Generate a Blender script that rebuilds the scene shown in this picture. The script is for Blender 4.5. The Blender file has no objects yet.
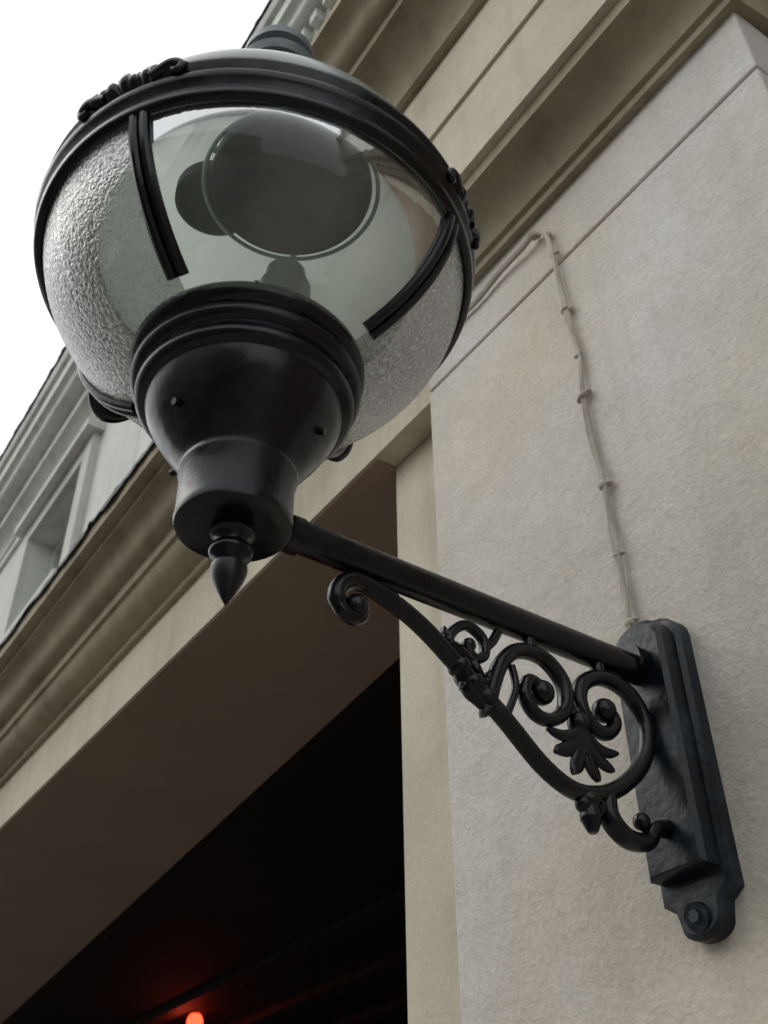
import bpy, math, random
from mathutils import Vector, Matrix, noise
random.seed(7)
Z0 = 1.6            # eye height; heights below are measured from eye level
sc = bpy.context.scene

# ------------------------------------------------------------------ materials
def new_mat(name):
    m = bpy.data.materials.new(name); m.use_nodes = True
    nt = m.node_tree; nt.nodes.clear()
    out = nt.nodes.new('ShaderNodeOutputMaterial')
    return m, nt, out

def N(nt, t, **kw):
    n = nt.nodes.new(t)
    for k, v in kw.items(): setattr(n, k, v)
    return n

def stucco(name, base, dirt, rough=0.9, bump=0.25, fine=90, blot=2.2, amount=0.6, streak=0.4, spec=0.3, alt=None, speck=0.0):
    m, nt, out = new_mat(name); L = nt.links.new
    tc = N(nt, 'ShaderNodeTexCoord')
    p = N(nt, 'ShaderNodeBsdfPrincipled'); p.inputs['Roughness'].default_value = rough
    p.inputs['Specular IOR Level'].default_value = spec
    n1 = N(nt, 'ShaderNodeTexNoise'); n1.inputs['Scale'].default_value = blot; n1.inputs['Detail'].default_value = 8; n1.inputs['Roughness'].default_value = .65
    L(tc.outputs['Object'], n1.inputs['Vector'])
    r1 = N(nt, 'ShaderNodeValToRGB'); r1.color_ramp.elements[0].position = .42; r1.color_ramp.elements[1].position = .72
    L(n1.outputs['Fac'], r1.inputs['Fac'])
    mp = N(nt, 'ShaderNodeMapping'); mp.inputs['Scale'].default_value = (14, 14, .9)
    L(tc.outputs['Object'], mp.inputs['Vector'])
    n2 = N(nt, 'ShaderNodeTexNoise'); n2.inputs['Scale'].default_value = 1; n2.inputs['Detail'].default_value = 5
    L(mp.outputs['Vector'], n2.inputs['Vector'])
    r2 = N(nt, 'ShaderNodeValToRGB'); r2.color_ramp.elements[0].position = .5; r2.color_ramp.elements[1].position = .75
    L(n2.outputs['Fac'], r2.inputs['Fac'])
    ma = N(nt, 'ShaderNodeMath', operation='MULTIPLY'); ma.inputs[1].default_value = amount
    L(r1.outputs['Color'], ma.inputs[0])
    mb = N(nt, 'ShaderNodeMath', operation='MULTIPLY'); mb.inputs[1].default_value = streak
    L(r2.outputs['Color'], mb.inputs[0])
    ad = N(nt, 'ShaderNodeMath', operation='ADD', use_clamp=True)
    L(ma.outputs[0], ad.inputs[0]); L(mb.outputs[0], ad.inputs[1])
    mx = N(nt, 'ShaderNodeMix', data_type='RGBA'); mx.inputs[6].default_value = (*base, 1); mx.inputs[7].default_value = (*dirt, 1)
    if alt:
        n5 = N(nt, 'ShaderNodeTexNoise'); n5.inputs['Scale'].default_value = 1.3; n5.inputs['Detail'].default_value = 6; n5.inputs['Roughness'].default_value = .6
        L(tc.outputs['Object'], n5.inputs['Vector'])
        r5 = N(nt, 'ShaderNodeValToRGB'); r5.color_ramp.elements[0].position = .38; r5.color_ramp.elements[1].position = .62
        r5.color_ramp.elements[0].color = (*base, 1); r5.color_ramp.elements[1].color = (*alt, 1)
        L(n5.outputs['Fac'], r5.inputs['Fac']); L(r5.outputs[0], mx.inputs[6])
    L(ad.outputs[0], mx.inputs[0])
    n3 = N(nt, 'ShaderNodeTexNoise'); n3.inputs['Scale'].default_value = fine; n3.inputs['Detail'].default_value = 6; n3.inputs['Roughness'].default_value = .65
    L(tc.outputs['Object'], n3.inputs['Vector'])
    if speck:
        r6 = N(nt, 'ShaderNodeMapRange'); r6.inputs['From Min'].default_value = .3; r6.inputs['From Max'].default_value = .7
        r6.inputs['To Min'].default_value = 1 - speck; r6.inputs['To Max'].default_value = 1 + speck*.6
        L(n3.outputs['Fac'], r6.inputs['Value'])
        vm = N(nt, 'ShaderNodeVectorMath', operation='SCALE'); L(mx.outputs[2], vm.inputs[0]); L(r6.outputs[0], vm.inputs['Scale'])
        L(vm.outputs[0], p.inputs['Base Color'])
    else:
        L(mx.outputs[2], p.inputs['Base Color'])
    n4 = N(nt, 'ShaderNodeTexNoise'); n4.inputs['Scale'].default_value = fine * .12; n4.inputs['Detail'].default_value = 3
    L(tc.outputs['Object'], n4.inputs['Vector'])
    s = N(nt, 'ShaderNodeMath', operation='MULTIPLY_ADD'); s.inputs[1].default_value = 2.0
    L(n4.outputs['Fac'], s.inputs[0]); L(n3.outputs['Fac'], s.inputs[2])
    b = N(nt, 'ShaderNodeBump'); b.inputs['Strength'].default_value = bump; b.inputs['Distance'].default_value = .006
    L(s.outputs[0], b.inputs['Height']); L(b.outputs['Normal'], p.inputs['Normal'])
    L(p.outputs[0], out.inputs[0])
    return m

def iron_paint(name, base=(.0025, .0032, .0055), rough=.22, bump=.22, scale=45, worn=2.4, spec=.36):
    m, nt, out = new_mat(name); L = nt.links.new
    tc = N(nt, 'ShaderNodeTexCoord')
    p = N(nt, 'ShaderNodeBsdfPrincipled'); p.inputs['Specular IOR Level'].default_value = spec
    n = N(nt, 'ShaderNodeTexNoise'); n.inputs['Scale'].default_value = scale; n.inputs['Detail'].default_value = 6
    L(tc.outputs['Object'], n.inputs['Vector'])
    n2 = N(nt, 'ShaderNodeTexNoise'); n2.inputs['Scale'].default_value = 16; n2.inputs['Detail'].default_value = 10; n2.inputs['Roughness'].default_value = .65
    L(tc.outputs['Object'], n2.inputs['Vector'])
    r = N(nt, 'ShaderNodeMapRange'); r.inputs['From Min'].default_value = .4; r.inputs['From Max'].default_value = .65
    r.inputs['To Min'].default_value = rough - .04; r.inputs['To Max'].default_value = rough + .20
    L(n2.outputs['Fac'], r.inputs['Value']); L(r.outputs[0], p.inputs['Roughness'])
    cr = N(nt, 'ShaderNodeValToRGB'); cr.color_ramp.elements[0].position = .5; cr.color_ramp.elements[1].position = .72
    cr.color_ramp.elements[0].color = (*base, 1); cr.color_ramp.elements[1].color = (base[0]*worn, base[1]*worn, base[2]*worn*.8, 1)
    L(n2.outputs['Fac'], cr.inputs['Fac']); L(cr.outputs[0], p.inputs['Base Color'])
    b = N(nt, 'ShaderNodeBump'); b.inputs['Strength'].default_value = bump; b.inputs['Distance'].default_value = .003
    L(n.outputs['Fac'], b.inputs['Height']); L(b.outputs['Normal'], p.inputs['Normal'])
    L(p.outputs[0], out.inputs[0])
    return m

def frosted(name, clear, bscale, bstr, tint=(.86, .9, .87), rough=.12, grime=.16, milk=(.60, .64, .60), amp=.3, dif=(.34,.36,.34), cmin=1.0, refl=1.0):
    m, nt, out = new_mat(name); L = nt.links.new
    tc = N(nt, 'ShaderNodeTexCoord')
    n = N(nt, 'ShaderNodeTexNoise'); n.inputs['Scale'].default_value = bscale; n.inputs['Detail'].default_value = 2; n.inputs['Distortion'].default_value = .6
    L(tc.outputs['Object'], n.inputs['Vector'])
    n2 = N(nt, 'ShaderNodeTexNoise'); n2.inputs['Scale'].default_value = 5; n2.inputs['Detail'].default_value = 8
    L(tc.outputs['Object'], n2.inputs['Vector'])
    b = N(nt, 'ShaderNodeBump'); b.inputs['Strength'].default_value = bstr; b.inputs['Distance'].default_value = .004
    L(n.outputs['Fac'], b.inputs['Height'])
    tr = N(nt, 'ShaderNodeBsdfTransparent')
    tl = N(nt, 'ShaderNodeBsdfTranslucent'); df = N(nt, 'ShaderNodeBsdfDiffuse')
    cm = N(nt, 'ShaderNodeMapRange'); cm.inputs['From Min'].default_value = .38; cm.inputs['From Max'].default_value = .62
    cm.inputs['To Min'].default_value = cmin; cm.inputs['To Max'].default_value = 1.0
    L(n.outputs['Fac'], cm.inputs['Value'])
    for sh, c in ((tl, milk), (df, dif), (tr, tint)):
        vs = N(nt, 'ShaderNodeVectorMath', operation='SCALE'); vs.inputs[0].default_value = c
        L(cm.outputs[0], vs.inputs['Scale']); L(vs.outputs[0], sh.inputs[0])
    L(b.outputs[0], tl.inputs['Normal']); L(b.outputs[0], df.inputs['Normal'])
    m1 = N(nt, 'ShaderNodeMixShader'); m1.inputs[0].default_value = .4
    L(tl.outputs[0], m1.inputs[1]); L(df.outputs[0], m1.inputs[2])
    a = N(nt, 'ShaderNodeMapRange'); a.inputs['From Min'].default_value = .35; a.inputs['From Max'].default_value = .65
    a.inputs['To Min'].default_value = max(0, (1-clear) - amp); a.inputs['To Max'].default_value = min(1, (1-clear) + amp)
    L(n.outputs['Fac'], a.inputs['Value'])
    g = N(nt, 'ShaderNodeMapRange'); g.inputs['From Min'].default_value = .4; g.inputs['From Max'].default_value = .75
    g.inputs['To Min'].default_value = -.04; g.inputs['To Max'].default_value = grime
    L(n2.outputs['Fac'], g.inputs['Value'])
    ad = N(nt, 'ShaderNodeMath', operation='ADD', use_clamp=True); L(a.outputs[0], ad.inputs[0]); L(g.outputs[0], ad.inputs[1])
    m2 = N(nt, 'ShaderNodeMixShader'); L(ad.outputs[0], m2.inputs[0]); L(tr.outputs[0], m2.inputs[1]); L(m1.outputs[0], m2.inputs[2])
    gl = N(nt, 'ShaderNodeBsdfGlossy'); gl.inputs['Roughness'].default_value = rough; L(b.outputs[0], gl.inputs['Normal'])
    fr = N(nt, 'ShaderNodeFresnel'); fr.inputs[0].default_value = 1.38
    fm = N(nt, 'ShaderNodeMath', operation='MULTIPLY'); fm.inputs[1].default_value = refl; L(fr.outputs[0], fm.inputs[0])
    m3 = N(nt, 'ShaderNodeMixShader'); L(fm.outputs[0], m3.inputs[0]); L(m2.outputs[0], m3.inputs[1]); L(gl.outputs[0], m3.inputs[2])
    L(m3.outputs[0], out.inputs[0])
    return m

M_wall   = stucco('stucco_cream', (.66, .595, .495), (.48, .435, .365), bump=.45, fine=120, amount=.6, streak=.25, alt=(.66, .635, .61), speck=.11)
M_fascia = stucco('stucco_fascia', (.62, .565, .455), (.41, .365, .275), bump=.3, amount=.7, streak=.4, speck=.08)
M_mould  = stucco('moulding_olive', (.37, .32, .235), (.20, .165, .115), bump=.3, amount=.8, streak=.5, speck=.10)
M_pale   = stucco('upper_wall_paint', (.66, .68, .64), (.40, .40, .37), bump=.2, amount=.5, streak=.5)
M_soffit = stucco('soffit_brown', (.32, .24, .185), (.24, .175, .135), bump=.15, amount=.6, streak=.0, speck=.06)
M_lead   = stucco('lead_flashing', (.05, .05, .05), (.12, .11, .09), bump=.5, rough=.7)
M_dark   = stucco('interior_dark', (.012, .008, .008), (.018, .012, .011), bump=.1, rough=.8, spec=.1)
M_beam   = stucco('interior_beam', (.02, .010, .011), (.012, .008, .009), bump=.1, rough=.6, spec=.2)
M_pave   = stucco('paving_stone', (.26, .245, .215), (.16, .15, .135), fine=40, blot=1.2)
M_kerb   = stucco('kerb_granite', (.33, .32, .31), (.2, .2, .19), fine=60)
M_road   = stucco('asphalt', (.05, .05, .052), (.07, .068, .065), fine=60)
M_brick  = stucco('opposite_render', (.34, .29, .24), (.24, .20, .16), fine=30)
M_cable  = stucco('cable_painted', (.50, .46, .39), (.26, .22, .18), bump=.5, rough=.6, blot=12)
M_frame  = stucco('window_frame_paint', (.60, .61, .57), (.4, .38, .33), bump=.1)
M_iron   = iron_paint('black_gloss_paint')
M_ironm  = iron_paint('black_cast_iron', base=(.005,.008,.013), rough=.32, bump=.45, scale=60, worn=5)
M_capm   = iron_paint('weathered_cap', base=(.12,.14,.16), rough=.35, bump=.3)
M_glassT = frosted('pebbled_glass', .38, 190, .7, tint=(.90,.94,.91), rough=.25, milk=(.78,.82,.77), amp=.28, cmin=.55, refl=.5, dif=(.42,.44,.42))
M_glassC = frosted('clear_glass', .84, 60, .06, tint=(.96,.98,.96), rough=.05, grime=.20, amp=.02, refl=.7, milk=(.75,.79,.75), dif=(.5,.53,.5))
M_dome   = frosted('canopy_opal', .10, 20, .05, tint=(.85,.89,.86), rough=.2, milk=(.60,.65,.60), amp=.05, grime=.3, dif=(.6,.64,.6))
M_gear   = stucco('gear_housing', (.005, .007, .006), (.014, .018, .015), bump=.05, rough=.5, spec=.15)
def simple(name, col, rough=.5, metal=0, emis=None, es=0):
    m, nt, out = new_mat(name)
    p = N(nt, 'ShaderNodeBsdfPrincipled'); p.inputs['Base Color'].default_value = (*col, 1)
    p.inputs['Roughness'].default_value = rough; p.inputs['Metallic'].default_value = metal
    if emis: p.inputs['Emission Color'].default_value = (*emis, 1); p.inputs['Emission Strength'].default_value = es
    nt.links.new(p.outputs[0], out.inputs[0]); return m
M_ring  = simple('ring_steel', (.30, .40, .37), .25, .3)
M_pane  = simple('window_pane', (.03, .035, .04), .06)
M_red   = simple('red_lamp_glow', (.8, .03, .02), .4, 0, (1, .05, .02), 5)
M_bulb  = simple('holder_grey', (.24, .26, .25), .3)

# ------------------------------------------------------------------ mesh helpers
def empty(name):
    e = bpy.data.objects.new(name, None); sc.collection.objects.link(e); return e

def mk(name, verts, faces, mat, parent=None, smooth=True, ang=35):
    me = bpy.data.meshes.new(name)
    me.from_pydata([(v[0], v[1], v[2] + Z0) for v in verts], [], faces)
    me.validate(); me.update()
    me.materials.append(mat)
    if smooth:
        for p in me.polygons: p.use_smooth = True
        try: me.set_sharp_from_angle(angle=math.radians(ang))
        except Exception: pass
    o = bpy.data.objects.new(name, me); sc.collection.objects.link(o)
    if parent: o.parent = parent
    return o

class MB:
    def __init__(s): s.v = []; s.f = []
    def add(s, v, f):
        b = len(s.v); s.v += [tuple(a) for a in v]; s.f += [tuple(i + b for i in q) for q in f]
    def box(s, x0, x1, y0, y1, z0, z1):
        s.add([(x0,y0,z0),(x1,y0,z0),(x1,y1,z0),(x0,y1,z0),(x0,y0,z1),(x1,y0,z1),(x1,y1,z1),(x0,y1,z1)],
              [(0,3,2,1),(4,5,6,7),(0,1,5,4),(1,2,6,5),(2,3,7,6),(3,0,4,7)])
    def lathe(s, prof, cx, cy, n=96, a0=0, a1=360):
        full = abs(a1 - a0) >= 359.9
        cols = n if full else n + 1
        v = []; f = []
        for i in range(cols):
            a = math.radians(a0 + (a1 - a0) * i / n)
            for r, z in prof: v.append((cx + r*math.cos(a), cy + r*math.sin(a), z))
        m = len(prof)
        for i in range(n):
            j = (i + 1) % cols
            for k in range(m - 1): f.append((i*m+k, j*m+k, j*m+k+1, i*m+k+1))
        s.add(v, f)
    def sphere(s, c, r, sc3=(1,1,1), rot=None, nu=12, nv=8):
        v = []; f = []
        for i in range(nv + 1):
            t = math.pi * i / nv
            for j in range(nu):
                p = 2*math.pi*j/nu
                q = Vector((r*sc3[0]*math.sin(t)*math.cos(p), r*sc3[1]*math.sin(t)*math.sin(p), r*sc3[2]*math.cos(t)))
                if rot is not None: q = rot @ q
                v.append((c[0]+q.x, c[1]+q.y, c[2]+q.z))
        for i in range(nv):
            for j in range(nu):
                k = (j+1) % nu
                f.append((i*nu+j, (i+1)*nu+j, (i+1)*nu+k, i*nu+k))
        s.add(v, f)
    def tube(s, pts, rad, ref=(1,0,0), asp=1.0, n=14, sub=8, smooth=True):
        P = [Vector(p) for p in pts]
        R = rad if isinstance(rad, (list, tuple)) else [rad]*len(P)
        if smooth and len(P) > 2:
            Q = []; RR = []
            for i in range(len(P)-1):
                p0 = P[max(i-1,0)]; p1 = P[i]; p2 = P[i+1]; p3 = P[min(i+2,len(P)-1)]
                for k in range(sub):
                    t = k/sub
                    Q.append(.5*((2*p1)+(p2-p0)*t+(2*p0-5*p1+4*p2-p3)*t*t+(3*p1-p0-3*p2+p3)*t**3))
                    RR.append(R[i]*(1-t)+R[i+1]*t)
            Q.append(P[-1]); RR.append(R[-1]); P, R = Q, RR
        ref = Vector(ref); v = []; f = []
        for i, p in enumerate(P):
            t = (P[min(i+1,len(P)-1)] - P[max(i-1,0)]).normalized()
            a = (ref - t*ref.dot(t)).normalized(); b = t.cross(a)
            for j in range(n):
                th = 2*math.pi*j/n
                q = p + a*math.cos(th)*R[i]*asp + b*math.sin(th)*R[i]
                v.append(tuple(q))
        for i in range(len(P)-1):
            for j in range(n):
                k = (j+1) % n
                f.append((i*n+j, i*n+k, (i+1)*n+k, (i+1)*n+j))
        f.append(tuple(range(n-1,-1,-1))); f.append(tuple(range((len(P)-1)*n, len(P)*n)))
        s.add(v, f)
    def prism(s, poly, x0, x1):
        n = len(poly)
        v = [(x0, y, z) for y, z in poly] + [(x1, y, z) for y, z in poly]
        f = [(i, (i+1)%n, n+(i+1)%n, n+i) for i in range(n)]
        f.append(tuple(range(n-1,-1,-1))); f.append(tuple(range(n, 2*n)))
        s.add(v, f)
    def make(s, name, mat, parent=None, **k): return mk(name, s.v, s.f, mat, parent, **k)

def arc(p, q, bulge, n=8):
    res = []
    dy, dz = q[0]-p[0], q[1]-p[1]; L = math.hypot(dy, dz); nx, nz = dz/L, -dy/L
    for i in range(1, n):
        t = i/n; b = math.sin(math.pi*t)*bulge
        res.append((p[0]+dy*t - nx*b, p[1]+dz*t - nz*b))
    return res
def cyma(p, q, amp, n=12):
    res = []
    dy, dz = q[0]-p[0], q[1]-p[1]; L = math.hypot(dy, dz); nx, nz = dz/L, -dy/L
    for i in range(1, n):
        t = i/n; b = math.sin(2*math.pi*t)*amp
        res.append((p[0]+dy*t - nx*b, p[1]+dz*t - nz*b))
    return res

# ------------------------------------------------------------------ WALL LAMP
LX, LY = -.828, .373
K = .932            # rim scale
lamp = empty('wall_lamp')

m = MB()
can = [(.276*K,1.118),(.284*K,1.145)]
for i in range(1, 14):
    t = math.radians(90*i/14); can.append((.284*K*math.cos(t), 1.145+.19*math.sin(t)))
m.lathe(can, LX, LY); m.make('canopy', M_dome, lamp)
m = MB(); m.lathe([(.075,1.308),(.075,1.335),(.05,1.35),(.046,1.55),(.046,1.560),(.062,1.566),(.066,1.585),(.054,1.594),(.050,1.616),(.058,1.622),(.057,1.642),(.044,1.652),(.0,1.66)], LX, LY, n=64)
m.make('chimney_cap', M_capm, lamp)

m = MB()
rim = [(.284,1.066),(.290,1.060),(.298,1.062),(.301,1.070),(.296,1.076),(.296,1.084),(.303,1.090),(.306,1.098),(.303,1.106),(.297,1.110),(.297,1.116),(.304,1.122),(.303,1.130),(.288,1.138),(.280,1.12),(.284,1.066)]
m.lathe([(r*K, z) for r, z in rim], LX, LY, n=128); m.make('rim_band', M_iron, lamp, ang=60)

def bowl_r(z):
    k = (1.10 - z)/.2195
    return .290*K*(max(0, 1-abs(k)**2.15))**(1/2.15)
prof = [(bowl_r(z), z) for z in [1.10 - .198*i/22 for i in range(23)]]
RIBS = [-57, 32, 122, 212]
for a0, a1, mat, nm in [(-57,32,M_glassC,'glass_panel_clear'),(32,122,M_glassT,'glass_panel_a'),(122,212,M_glassT,'glass_panel_b'),(212,303,M_glassT,'glass_panel_c')]:
    m = MB(); m.lathe(prof, LX, LY, n=32, a0=a0, a1=a1); m.make(nm, mat, lamp)

m = MB()
for a in RIBS:
    ar = math.radians(a); c, s_ = math.cos(ar), math.sin(ar)
    tang = (-s_, c, 0)
    for off, rr in ((-.0068,.0068),(.0068,.0068)):
        pts = []
        for i in range(16):
            z = 1.075 - .160*i/15; r = bowl_r(z) + .003
            pts.append((LX + r*c + tang[0]*off, LY + r*s_ + tang[1]*off, z))
        m.tube(pts, rr, ref=tang, n=10, sub=2)
m.make('glazing_ribs', M_iron, lamp)

# cast acanthus crests on the rim
def crest(m, deg, rr, zz, span=.066, seed=1):
    rnd = random.Random(seed)
    rad = (math.cos(math.radians(deg)), math.sin(math.radians(deg)), 0)
    def at(s, r, z):
        a = math.radians(deg) + s/.285
        return Vector((LX+r*math.cos(a), LY+r*math.sin(a), z))
    for k in range(15):
        t = -1 + 2*k/14 + rnd.uniform(-.06,.06)
        s0 = t*span*.75; s1 = t*span + rnd.uniform(-.014,.014)
        h = (.007 + .014*(1-abs(t))) * rnd.uniform(.5,1.3)
        p0 = at(s0, rr-.006, zz-.012); p1 = at((s0+s1)/2, rr+rnd.uniform(0,.005), zz+h*.2); p2 = at(s1, rr+rnd.uniform(-.003,.005), zz+h)
        w = rnd.uniform(.007,.011)
        m.tube([p0,p1,p2], [w*.7,w,w*.35], ref=rad, asp=.55, n=8, sub=5)
    for sg in (-1, 1):
        q = [at(sg*(span*.5), rr, zz-.006), at(sg*span*.9, rr+.004, zz+.002), at(sg*span*1.12, rr+.004, zz-.004), at(sg*span*1.06, rr+.004, zz-.013), at(sg*span*.95, rr+.004, zz-.010)]
        m.tube(q, [.008,.0075,.006,.005,.004], ref=rad, n=8, sub=6)
m = MB()
crest(m, -60, .304*K, 1.118, .062, 4); crest(m, 36, .303*K, 1.108, .05, 9)
m.make('rim_crests', M_iron, lamp, ang=70)
m = MB()
for deg, sp in ((194,.05),(129,.035)):
    pts = []
    for i in range(-5, 6):
        t = i/5; a = math.radians(deg)+t*sp/.33; r = .322 - .03*t*t
        pts.append((LX+r*math.cos(a), LY+r*math.sin(a), 1.056+.03*t*t))
    m.tube(pts, [.008+.006*(1-abs(i)/5) for i in range(-5,6)], ref=(0,0,1), n=10, sub=3)
    a = math.radians(deg); m.tube([(LX+.278*math.cos(a),LY+.278*math.sin(a),1.10),(LX+.32*math.cos(a),LY+.32*math.sin(a),1.062)], .012, ref=(0,0,1), smooth=False)
m.make('rim_catches', M_iron, lamp, ang=60)

# collar + bell + socket
m = MB()
bell = [(.10,.930),(.132,.924),(.139,.917),(.141,.909),(.138,.902),(.132,.898),(.132,.891),(.136,.886),(.136,.878),(.131,.872),(.126,.870),(.125,.864),(.128,.859),(.127,.852),(.122,.847),
        (.115,.845),(.112,.833),(.106,.820),(.098,.806),(.089,.793),(.081,.781),(.074,.771),(.068,.763),(.065,.758),(.063,.753)]
m.lathe(bell, LX, LY, n=128); m.make('collar_bell', M_iron, lamp, ang=50)
m = MB()
sock = [(.060,.757),(.0645,.756),(.066,.752),(.066,.746),(.0635,.742),(.0635,.690),(.0645,.684),(.063,.679),(.059,.677),(.024,.677),(.024,.670),(.018,.667),(.014,.660),(.015,.655),(.022,.652),(.0235,.647),(.022,.642),(.015,.638),(.013,.634),(.019,.629),(.0195,.623),(.016,.611),(.009,.596),(.003,.585),(.0,.580)]
m.lathe(sock, LX, LY, n=96); m.make('socket_and_finial', M_iron, lamp, ang=45)
m = MB()
for deg, z, r in ((-75,.800,.094),(42,.800,.094),(118,.800,.094),(208,.800,.094)):
    a = math.radians(deg)
    m.tube([(LX+(r-.01)*math.cos(a), LY+(r-.01)*math.sin(a), z),(LX+(r+.005)*math.cos(a), LY+(r+.005)*math.sin(a), z-.004)], .0045, ref=(0,0,1), n=6, smooth=False)
m.make('set_screws', M_iron, lamp)

# control gear, reflector ring and holder inside
ox, oy = LX + .044, LY + .017
m = MB(); m.lathe([(0,1.240),(.100,1.240),(.110,1.243),(.112,1.25),(.108,1.28),(0,1.28)], ox, oy, n=64); m.make('gear_housing', M_gear, lamp)
m = MB()
ringp = [(.120+.0030*math.cos(t*math.pi/5), 1.247+.0030*math.sin(t*math.pi/5)) for t in range(11)]
m.lathe(ringp, ox, oy, n=96)
for k in range(3):
    a = k*2.09+.5; m.box(ox+.114*math.cos(a)-.004, ox+.114*math.cos(a)+.004, oy+.114*math.sin(a)-.004, oy+.114*math.sin(a)+.004, 1.245,1.252)
m.make('reflector_ring', M_ring, lamp)
m = MB()
m.lathe([(0,1.25),(.050,1.25),(.056,1.255),(.056,1.275),(0,1.275)], ox-.085, oy-.075, n=40)  # dark disc added to stand for a dark reflection in the globe
m.make('dark_reflection_disc', M_gear, lamp)
m = MB(); m.lathe([(0,1.105),(.020,1.105),(.026,1.10),(.028,1.08),(.034,1.07),(.036,.93)], LX+.02, LY+.03, n=32)
m.box(LX-.035,LX-.018,LY+.005,LY+.028,.93,1.11); m.make('lamp_holder', M_bulb, lamp)
m = MB(); m.lathe([(.0,.932),(.10,.932),(.10,.92)], LX, LY, n=48); m.make('collar_cap', M_gear, lamp)

# arm
m = MB(); m.tube([(LX,LY+.03,.702),(LX,1.0,.692)], .0195, ref=(1,0,0), n=24, smooth=False)
for yy, r in ((LY+.072,.022),(.965,.025)):
    m.tube([(LX,yy-.008,.7),(LX,yy+.008,.7)], r, n=24, smooth=False)
m.make('arm', M_iron, lamp, ang=50)

def sp(cy_, cz_, r0, r1, a0, a1, n=14):
    return [(cy_ + (r0+(r1-r0)*i/n)*math.cos(math.radians(a0+(a1-a0)*i/n)), cz_ + (r0+(r1-r0)*i/n)*math.sin(math.radians(a0+(a1-a0)*i/n))) for i in range(n+1)]
m = MB()
def yz(pts): return [(LX, p[0], p[1]) for p in pts]
A = sp(.530,.636,.009,.037,-30,-300,14)
main = A + [(.5644,.664),(.597,.652),(.631,.633),(.679,.597),(.734,.554),(.788,.508),(.839,.490),(.898,.507),(.953,.554),(.972,.608),(.950,.650),(.905,.660),(.868,.640),(.858,.610),(.872,.585),(.897,.580),(.915,.598),(.905,.615)]
m.tube(yz(main), [.0085]*8+[.0108]*(len(main)-12)+[.0095]*4, asp=1.05, n=12, sub=6)
m.sphere((LX,.530,.636), .015, (1,1,1)); m.sphere((LX,.900,.612), .016)
b = [(.712,.572),(.722,.600),(.737,.630),(.765,.655),(.805,.657),(.833,.632),(.832,.596),(.808,.574),(.782,.575),(.768,.597),(.778,.618),(.797,.612)]
m.tube(yz(b), [.0100]*7+[.0085]*5, asp=1.1, n=12, sub=6); m.sphere((LX,.797,.607), .016)
cpts = [(.655,.618),(.662,.645),(.685,.664),(.708,.655),(.711,.632),(.694,.622),(.684,.636)]
m.tube(yz(cpts), .0065, asp=1.1, n=10, sub=6); m.sphere((LX,.688,.638), .009)
m.tube(yz([(.711,.64),(.725,.655),(.735,.672)]), .006, n=10)
m.tube(yz([(.735,.556),(.755,.60),(.752,.63)]), .005, n=10)
t_ = [(.885,.500),(.882,.470),(.905,.450),(.938,.452),(.955,.470),(.985,.478)]
m.tube(yz(t_), [.010,.012,.012,.011,.011,.011], asp=1.1, n=12, sub=6)
m.sphere((LX,.935,.476), .011)
m.tube(yz([(.90,.66),(.90,.676)]), .010, n=10, smooth=False); m.tube(yz([(.785,.655),(.785,.676)]), .009, n=10, smooth=False)
m.make('scroll_bracket', M_iron, lamp, ang=60)

m = MB()
def leaf(m, p, q, w, th=.007, rnd_=False, curl=None):
    p = Vector((0,)+p); q = Vector((0,)+q); d = q-p; L = d.length; ang = math.atan2(d.z, d.y)
    n = 14; v = []; f = []
    sg = curl if curl is not None else (.10 if (int(L*1e4) % 2) else -.10)
    for i in range(n+1):
        t = i/n
        if rnd_: ww = w*(.35+.65*math.sin(math.pi*min(1, t*.80))**.9) if t < .86 else w*.75*math.sqrt(max(0, 1-((t-.86)/.145)**2))+.0006
        else: ww = w*math.sin(math.pi*min(1, t*.93+.07))**.7*(1-.3*t)*(1+.12*math.sin(t*19))
        nn = Vector((0,-math.sin(ang),math.cos(ang)))
        c = p + d*t + nn*(sg*L*math.sin(math.pi*t))
        for j in range(8):
            a = 2*math.pi*j/8
            v.append(tuple(c + nn*ww*math.cos(a) + Vector((th*math.sin(a)*(1-.6*t),0,0))))
    for i in range(n):
        for j in range(8):
            k=(j+1)%8; f.append((i*8+j,i*8+k,(i+1)*8+k,(i+1)*8+j))
    f += [tuple(range(8)), tuple(range(n*8+7, n*8-1, -1))]
    m.add([(LX+a, b_, c_) for a,b_,c_ in v], f)
ct = (.853,.582)
for tip, w, cu in (((.800,.560),.0085,.22),((.808,.533),.0105,.16),((.833,.512),.0115,.08),((.872,.511),.0115,-.08),((.900,.530),.0105,-.16),((.912,.556),.0085,-.22)):
    leaf(m, ct, tip, w, .009, True, cu)
for tip, w in (((.853,.614),.009),((.838,.605),.008),((.868,.605),.008)): leaf(m, ct, tip, w, .008, True, 0)
m.sphere((LX,)+ct, .015)
m.tube([(LX,.853,.60),(LX,.853,.54)], .007, n=8, smooth=False)
for p, q, w in (((.655,.628),(.708,.598),.012),((.668,.598),(.722,.556),.010),((.69,.60),(.70,.628),.008),((.70,.585),(.715,.612),.008),((.655,.625),(.650,.650),.007),((.685,.590),(.672,.575),.008),((.712,.562),(.700,.548),.008)):
    leaf(m, p, q, w, .012)
for p in ((.672,.604),(.690,.588),(.708,.574)): m.sphere((LX,)+p, .014, (1.1,1,.9))
m.sphere((LX,.852,.483), .0165, (1,1,.75)); m.sphere((LX,.843,.478), .011); m.sphere((LX,.866,.478), .011)
m.tube([(LX,.852,.475),(LX,.852,.462),(LX,.852,.445)], [.012,.0135,.005], n=12)
m.make('bracket_leaves', M_iron, lamp, ang=50)

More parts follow.
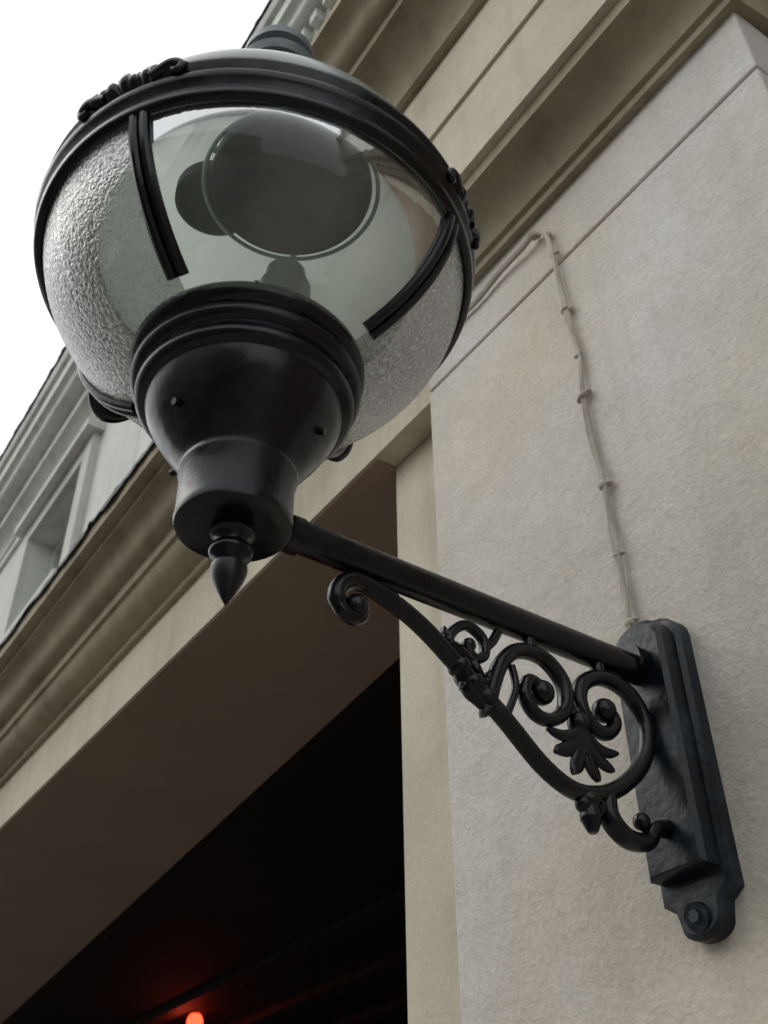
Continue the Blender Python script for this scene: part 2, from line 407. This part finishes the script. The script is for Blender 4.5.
def plate(m, hw, y0, y1, zb, zt, round_top=.045, lug=.0, bev=.006):
    pts = []
    pts += [(-hw, zb), (-hw, zt)]
    for i in range(1, 12):
        t = math.pi*(1 - i/12); pts.append((hw*math.cos(t), zt + round_top*math.sin(t)))
    pts += [(hw, zt), (hw, zb)]
    if lug:
        lw = .032
        pts += [(lw+.004, zb-.012)]
        for i in range(0, 11):
            t = -math.pi*i/10; pts.append((lw*math.cos(t), zb-.03 + lug*math.sin(t)))
        pts += [(-lw-.004, zb-.012)]
    n = len(pts)
    czz = (zb+zt)/2
    v = [(LX+a, y1, b_) for a,b_ in pts] + [(LX+a, y0+bev, b_) for a,b_ in pts]
    v += [(LX+a*(1-bev/hw), y0, czz+(b_-czz)*(1-bev/.2)) for a,b_ in pts]
    f = [(i,(i+1)%n,n+(i+1)%n,n+i) for i in range(n)] + [(n+i,n+(i+1)%n,2*n+(i+1)%n,2*n+i) for i in range(n)]
    f.append(tuple(range(2*n,3*n)))
    m.add(v, f)
m = MB()
plate(m, .054, 1.005, 1.031, .402, .738, .040, .020)
plate(m, .045, .978, 1.006, .425, .735, .032, 0)
m.tube([(LX,1.008,.378),(LX,1.000,.376)], .017, ref=(1,0,0), n=20, smooth=False)
m.tube([(LX,1.002,.377),(LX,.996,.377)], .008, ref=(1,0,0), n=6, smooth=False)
m.tube([(LX-.02,.98,.728),(LX-.02,.970,.728)], .012, ref=(1,0,0), n=6, smooth=False)
m.make('wall_plate', M_ironm, lamp, ang=40)

# ------------------------------------------------------------------ CABLE
m = MB()
cab = [(-.862,1.018,.772),(-.866,1.022,.86),(-.862,1.020,.93),(-.868,1.023,1.0),(-.866,1.02,1.071),(-.873,1.022,1.15),(-.876,1.02,1.268),(-.873,1.023,1.36),(-.878,1.02,1.475),(-.886,1.02,1.60),(-.893,1.018,1.70),(-.900,1.015,1.735),(-.925,1.012,1.757),(-.96,1.014,1.752),(-1.04,1.018,1.757),(-1.117,1.02,1.748),(-1.20,1.02,1.752),(-1.315,1.02,1.748)]
m.tube(cab, .0050, ref=(0,1,0), n=8)
m.tube([(p[0]+.005*math.sin(i*2.1), p[1]-.003, p[2]+.003) for i, p in enumerate(cab)], .0032, ref=(0,1,0), n=6)
for x, z, s_ in ((-.889,1.66,.010),(-.878,1.49,.013),(-.876,1.262,.014),(-.867,1.06,.012),(-.863,.92,.009),(-.899,1.728,.013),(-.93,1.757,.011),(-.875,1.36,.007),(-.864,.80,.011)):
    m.sphere((x+random.uniform(-.003,.003),1.019,z), s_*.8, (random.uniform(.9,1.4),.8,random.uniform(.6,1.1)), Matrix.Rotation(random.uniform(-.6,.6),3,'Y'), 8, 6)
    m.sphere((x+random.uniform(.006,.012),1.022,z+random.uniform(-.006,.006)), s_*.5, (1.2,1,.8), None, 8, 6)
m.make('electric_cable', M_cable)

# ------------------------------------------------------------------ BUILDING
bld = empty('stucco_building')
m = MB()
m.box(-1.317,-.40, 1.03,1.62, -1.6,1.634)
m.box(-1.317,-.40, 1.03,1.62, 1.642,1.83)
m.box(-1.312,-.405, 1.036,1.61, 1.633,1.643)
o = m.make('pilaster', M_wall, bld, smooth=False)
bv = o.modifiers.new('bev', 'BEVEL'); bv.width = .004; bv.segments = 2
m = MB()
m.box(-1.565,-1.3175, 1.11,1.60, -1.6,1.634)
o = m.make('pier_margin', M_fascia, bld, smooth=False)
bv = o.modifiers.new('bev', 'BEVEL'); bv.width = .004; bv.segments = 2

P1 = [(1.03,1.82),(1.012,1.82),(1.012,1.842),(1.002,1.846)]
P1 += arc((1.002,1.846),(.935,1.935),-.018) + [(.935,1.935),(.922,1.937),(.922,1.975)]
m = MB(); m.prism(P1 + [(1.5,1.975)], -1.6,-.38); m.make('bed_moulding', M_mould, bld, ang=30)
m = MB(); m.prism([(1.5,1.9755),(.918,1.9755),(.905,1.98),(.905,2.004),(.915,2.008),(.915,2.25),(.907,2.25),(.907,2.50),(1.5,2.50)], -1.6,-.38); m.make('pier_frieze', M_fascia, bld, ang=30)
P2 = [(1.5,2.501),(.895,2.501),(.885,2.51),(.885,2.54)] + arc((.885,2.54),(.80,2.66),-.022) + [(.80,2.66),(.788,2.662),(.788,2.70)] + cyma((.788,2.70),(.70,2.80),.012) + [(.70,2.80),(.692,2.802),(.692,2.835),(1.5,2.90)]
m = MB(); m.prism(P2, -1.6,-.38); m.make('pier_cornice', M_mould, bld, ang=30)

def lintel(x0, x1, yo, tag, xf):
    m = MB(); m.prism([(2.75,1.64),(1.05+yo,1.64),(1.05+yo,1.86),(2.75,1.86)], x0, xf); m.make('lintel_fascia'+tag, M_fascia, bld, smooth=False)
    C = [(2.75,1.8605),(1.034,1.8605),(1.030,1.864),(1.030,1.885),(1.02,1.888)] + arc((1.02,1.888),(.955,1.965),.016) + [(.955,1.965),(.944,1.967),(.944,2.012),(.936,2.014)]
    C += cyma((.936,2.014),(.845,2.115),.013) + [(.845,2.115),(.838,2.117),(.838,2.140),(.800,2.143),(.800,2.20),(2.75,2.24)]
    C = [(y+yo if y < 2.7 else y, z) for y, z in C]
    m = MB(); m.prism(C, x0, x1); m.make('cornice'+tag, M_mould, bld, ang=30)
lintel(-16, -1.6, 0, '', -1.3175); lintel(-.38, 6, .42, '_side', 6)
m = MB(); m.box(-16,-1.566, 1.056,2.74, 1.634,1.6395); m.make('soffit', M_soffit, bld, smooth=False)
def wall_open(m, x0, x1, z0, z1, y0, y1, ops):
    xs = x0
    for a, b_, c, d in sorted(ops):
        m.box(xs, a, y0, y1, z0, z1); m.box(a, b_, y0, y1, z0, c); m.box(a, b_, y0, y1, d, z1); xs = b_
    m.box(xs, x1, y0, y1, z0, z1)
ops = [(-4.95-2.3*k, -4.15-2.3*k, 2.72, 3.48) for k in range(5)]
m = MB(); wall_open(m, -16, 6, 2.21, 3.69, 1.05, 1.35, ops); m.make('upper_wall', M_pale, bld, smooth=False)
fr = MB(); gp = MB()
for a, b_, c, d in ops:
    fr.box(a-.12, a-.004, 1.01, 1.06, c-.02, d+.10); fr.box(b_+.004, b_+.12, 1.01, 1.06, c-.02, d+.10)
    fr.box(a-.004, b_+.004, 1.012, 1.06, d+.004, d+.098); fr.box(a-.17, b_+.17, .95, 1.06, c-.09, c-.024)
    fr.box(a-.16, b_+.16, .96, 1.062, d+.101, d+.15)
    fr.box(a, a+.05, 1.16, 1.2, c, d); fr.box(b_-.05, b_, 1.16, 1.2, c, d); fr.box((a+b_)/2-.02,(a+b_)/2+.02,1.165,1.2,c,d)
    fr.box(a+.05, b_-.05, 1.162, 1.2, c, c+.05); fr.box(a+.05, b_-.05, 1.162, 1.2, d-.05, d)
    gp.box(a, b_, 1.201, 1.22, c, d)
fr.make('window_surrounds', M_frame, bld, smooth=False); gp.make('window_panes', M_pane, bld, smooth=False)
U = [(1.4,3.691),(1.035,3.691),(1.03,3.695),(1.03,3.75),(1.02,3.755)] + arc((1.02,3.755),(.955,3.85),-.018) + [(.955,3.85),(.943,3.852),(.943,3.93),(.90,3.935),(.89,3.94)] + cyma((.89,3.94),(.845,4.02),.01) + [(.845,4.02),(.835,4.022),(.835,4.12),(.815,4.125),(.805,4.15),(.805,4.185),(1.4,4.26)]
m = MB(); m.prism(U, -16, 6); m.make('eaves_cornice', M_pale, bld, ang=30)
m = MB()
x = -2.4
while x < 1: m.box(x, x+.045, .905, .945, 3.862, 3.922); x += .09
m.make('dentils', M_pale, bld, smooth=False)
def flash(y0, z0, x0, x1, nm):
    v = []; f = []; n = int((x1-x0)/.03)
    for i in range(n+1):
        x = x0+(x1-x0)*i/n
        j = noise.noise(Vector((x*6, y0*9, 0)))*.022 + noise.noise(Vector((x*23, 3, 0)))*.014
        v += [(x, y0+.12, z0+.016), (x, y0-.006-abs(j)*.5, z0+.012), (x, y0-.010-abs(j)*.5, z0-.014+j)]
    for i in range(n): f += [(i*3,i*3+1,i*3+4,i*3+3),(i*3+1,i*3+2,i*3+5,i*3+4)]
    mk(nm, v, f, M_lead, bld)
flash(.800, 2.203, -15.9, -1.61, 'lead_flashing'); flash(.805, 4.19, -15.9, 5.9, 'eaves_flashing')
m = MB(); m.prism([(1.2,4.25),(1.2,4.3),(4.5,5.4),(8,4.3),(8,4.25)], -16, 6); m.make('roof', M_lead, bld, smooth=False)
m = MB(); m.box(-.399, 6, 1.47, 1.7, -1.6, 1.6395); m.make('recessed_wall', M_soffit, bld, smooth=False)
m = MB(); m.box(-16,-11.5,1.09,1.7,-1.6,1.633); m.make('far_pier', M_fascia, bld, smooth=False)
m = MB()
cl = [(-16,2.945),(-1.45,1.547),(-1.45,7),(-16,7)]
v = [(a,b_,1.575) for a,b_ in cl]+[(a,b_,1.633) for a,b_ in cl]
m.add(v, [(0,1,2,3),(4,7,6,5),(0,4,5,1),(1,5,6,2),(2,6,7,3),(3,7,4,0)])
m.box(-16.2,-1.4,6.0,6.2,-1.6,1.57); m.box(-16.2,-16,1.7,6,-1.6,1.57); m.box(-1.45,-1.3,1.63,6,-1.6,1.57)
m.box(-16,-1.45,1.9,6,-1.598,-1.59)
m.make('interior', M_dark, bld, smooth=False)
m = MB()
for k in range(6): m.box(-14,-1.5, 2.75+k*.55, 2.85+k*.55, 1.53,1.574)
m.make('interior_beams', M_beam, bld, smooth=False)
m = MB(); m.box(-16,6,8,8.2,-1.6,4.25); m.box(5.8,6,1.7,8,-1.6,4.25); m.make('rear_walls', M_pale, bld, smooth=False)

rl = empty('red_hanging_lamp')
m = MB(); m.sphere((-6.5,3.0,1.525), .05, (1,1,1.2), None, 20, 14); m.make('glowing_shade', M_red, rl)
m = MB(); m.tube([(-6.5,3,1.60),(-6.5,3,1.575)], .02, n=12, smooth=False); m.make('lamp_cap', M_dark, rl)
pl = bpy.data.lights.new('red_glow', 'POINT'); pl.energy = 1.8; pl.color = (1,.08,.04); pl.shadow_soft_size = .06
po = bpy.data.objects.new('red_glow', pl); po.location = (-6.5,2.9,1.38+Z0); po.parent = rl; sc.collection.objects.link(po)

# unseen building across the street, added to darken reflections and side light
ob = empty('unseen_opposite_row')
m = MB(); g2 = MB(); t2 = MB()
def opp(x0, x1, rows):
    for (c, d) in rows:
        o2 = [(x0+1.0+2.6*k, x0+2.1+2.6*k, c, d) for k in range(int((x1-x0-1.5)//2.6)+1)]
        o2 = [q for q in o2 if q[1] < x1-.3]
        wall_open(m, x0, x1, c-.9, d+.6, -13.4, -13.0, o2)
        for a, b_, cc, dd in o2:
            g2.box(a, b_, -13.3, -13.25, cc, dd); t2.box(a-.12, b_+.12, -12.999, -12.93, cc-.10, cc-.01)
opp(-32, 24, [(-.7,1.5),(3.0,4.9)])
m.box(-32,24,-20,-13.41,-1.6,5.5)
t2.box(-32.2,24.2,-13.2,-12.7,5.51,5.75)
m.make('facade', M_brick, ob, smooth=False); g2.make('panes', M_pane, ob, smooth=False); t2.make('sills_and_cornice', M_kerb, ob, smooth=False)

# ------------------------------------------------------------------ GROUND
m = MB(); m.box(-300,300,-300,300,-1.9,-1.72); m.make('ground', M_road, smooth=False)
m = MB(); m.box(-60,60,-10,-1.6,-1.719,-1.715); m.make('road', M_road, smooth=False)
m = MB(); m.box(-60,60,-1.45,1.9,-1.718,-1.602); m.make('pavement', M_pave, smooth=False)
m = MB(); m.box(-60,60,-13,-10,-1.718,-1.602); m.make('pavement.001', M_pave, smooth=False)
m = MB(); m.box(-60,60,-1.6,-1.452,-1.718,-1.600); m.make('kerb', M_kerb, smooth=False)

# ------------------------------------------------------------------ WORLD + SUN (overcast)
w = bpy.data.worlds.new('World'); sc.world = w; w.use_nodes = True
nt = w.node_tree; nt.nodes.clear()
wo = nt.nodes.new('ShaderNodeOutputWorld'); bg = nt.nodes.new('ShaderNodeBackground')
sky = nt.nodes.new('ShaderNodeTexSky'); sky.sky_type = 'NISHITA'; sky.sun_disc = False
EL, ROT = math.radians(50), math.radians(225)
sky.sun_elevation = EL; sky.sun_rotation = ROT; sky.dust_density = 4; sky.air_density = 1.5
hs = nt.nodes.new('ShaderNodeHueSaturation'); hs.inputs['Saturation'].default_value = .3; hs.inputs['Value'].default_value = .9
mixc = nt.nodes.new('ShaderNodeMix'); mixc.data_type = 'RGBA'; mixc.inputs[0].default_value = .62; mixc.inputs[7].default_value = (10.6, 11.0, 11.0, 1)
nt.links.new(sky.outputs[0], hs.inputs['Color']); nt.links.new(hs.outputs[0], mixc.inputs[6]); nt.links.new(mixc.outputs[2], bg.inputs[0])
bg.inputs[1].default_value = .15
nt.links.new(bg.outputs[0], wo.inputs[0])
sl = bpy.data.lights.new('sun', 'SUN'); sl.energy = .55; sl.angle = math.radians(45); sl.color = (1,.98,.94)
so = bpy.data.objects.new('sun', sl); sc.collection.objects.link(so)
d = Vector((math.sin(ROT)*math.cos(EL), math.cos(ROT)*math.cos(EL), math.sin(EL)))
so.rotation_euler = d.to_track_quat('Z', 'Y').to_euler()

# ------------------------------------------------------------------ CAMERA
cd = bpy.data.cameras.new('camera'); co = bpy.data.objects.new('camera', cd); sc.collection.objects.link(co)
cd.sensor_fit = 'VERTICAL'; cd.sensor_height = 36; cd.lens = 36*1050/1024; cd.clip_start = .02; cd.clip_end = 1000
cd.dof.use_dof = True; cd.dof.focus_distance = 1.45; cd.dof.aperture_fstop = 8
r_ = Vector((.5603,.8283,-.0094)); u_ = Vector((.5146,-.3391,.7876)); b_ = r_.cross(u_).normalized()
r_.normalize(); u_ = b_.cross(r_)
M = Matrix((r_, u_, b_)).transposed().to_4x4(); M.translation = Vector((0,0,Z0))
co.matrix_world = M
sc.camera = co
sc.view_settings.view_transform = 'Standard'; sc.view_settings.look = 'None'; sc.view_settings.exposure = 0
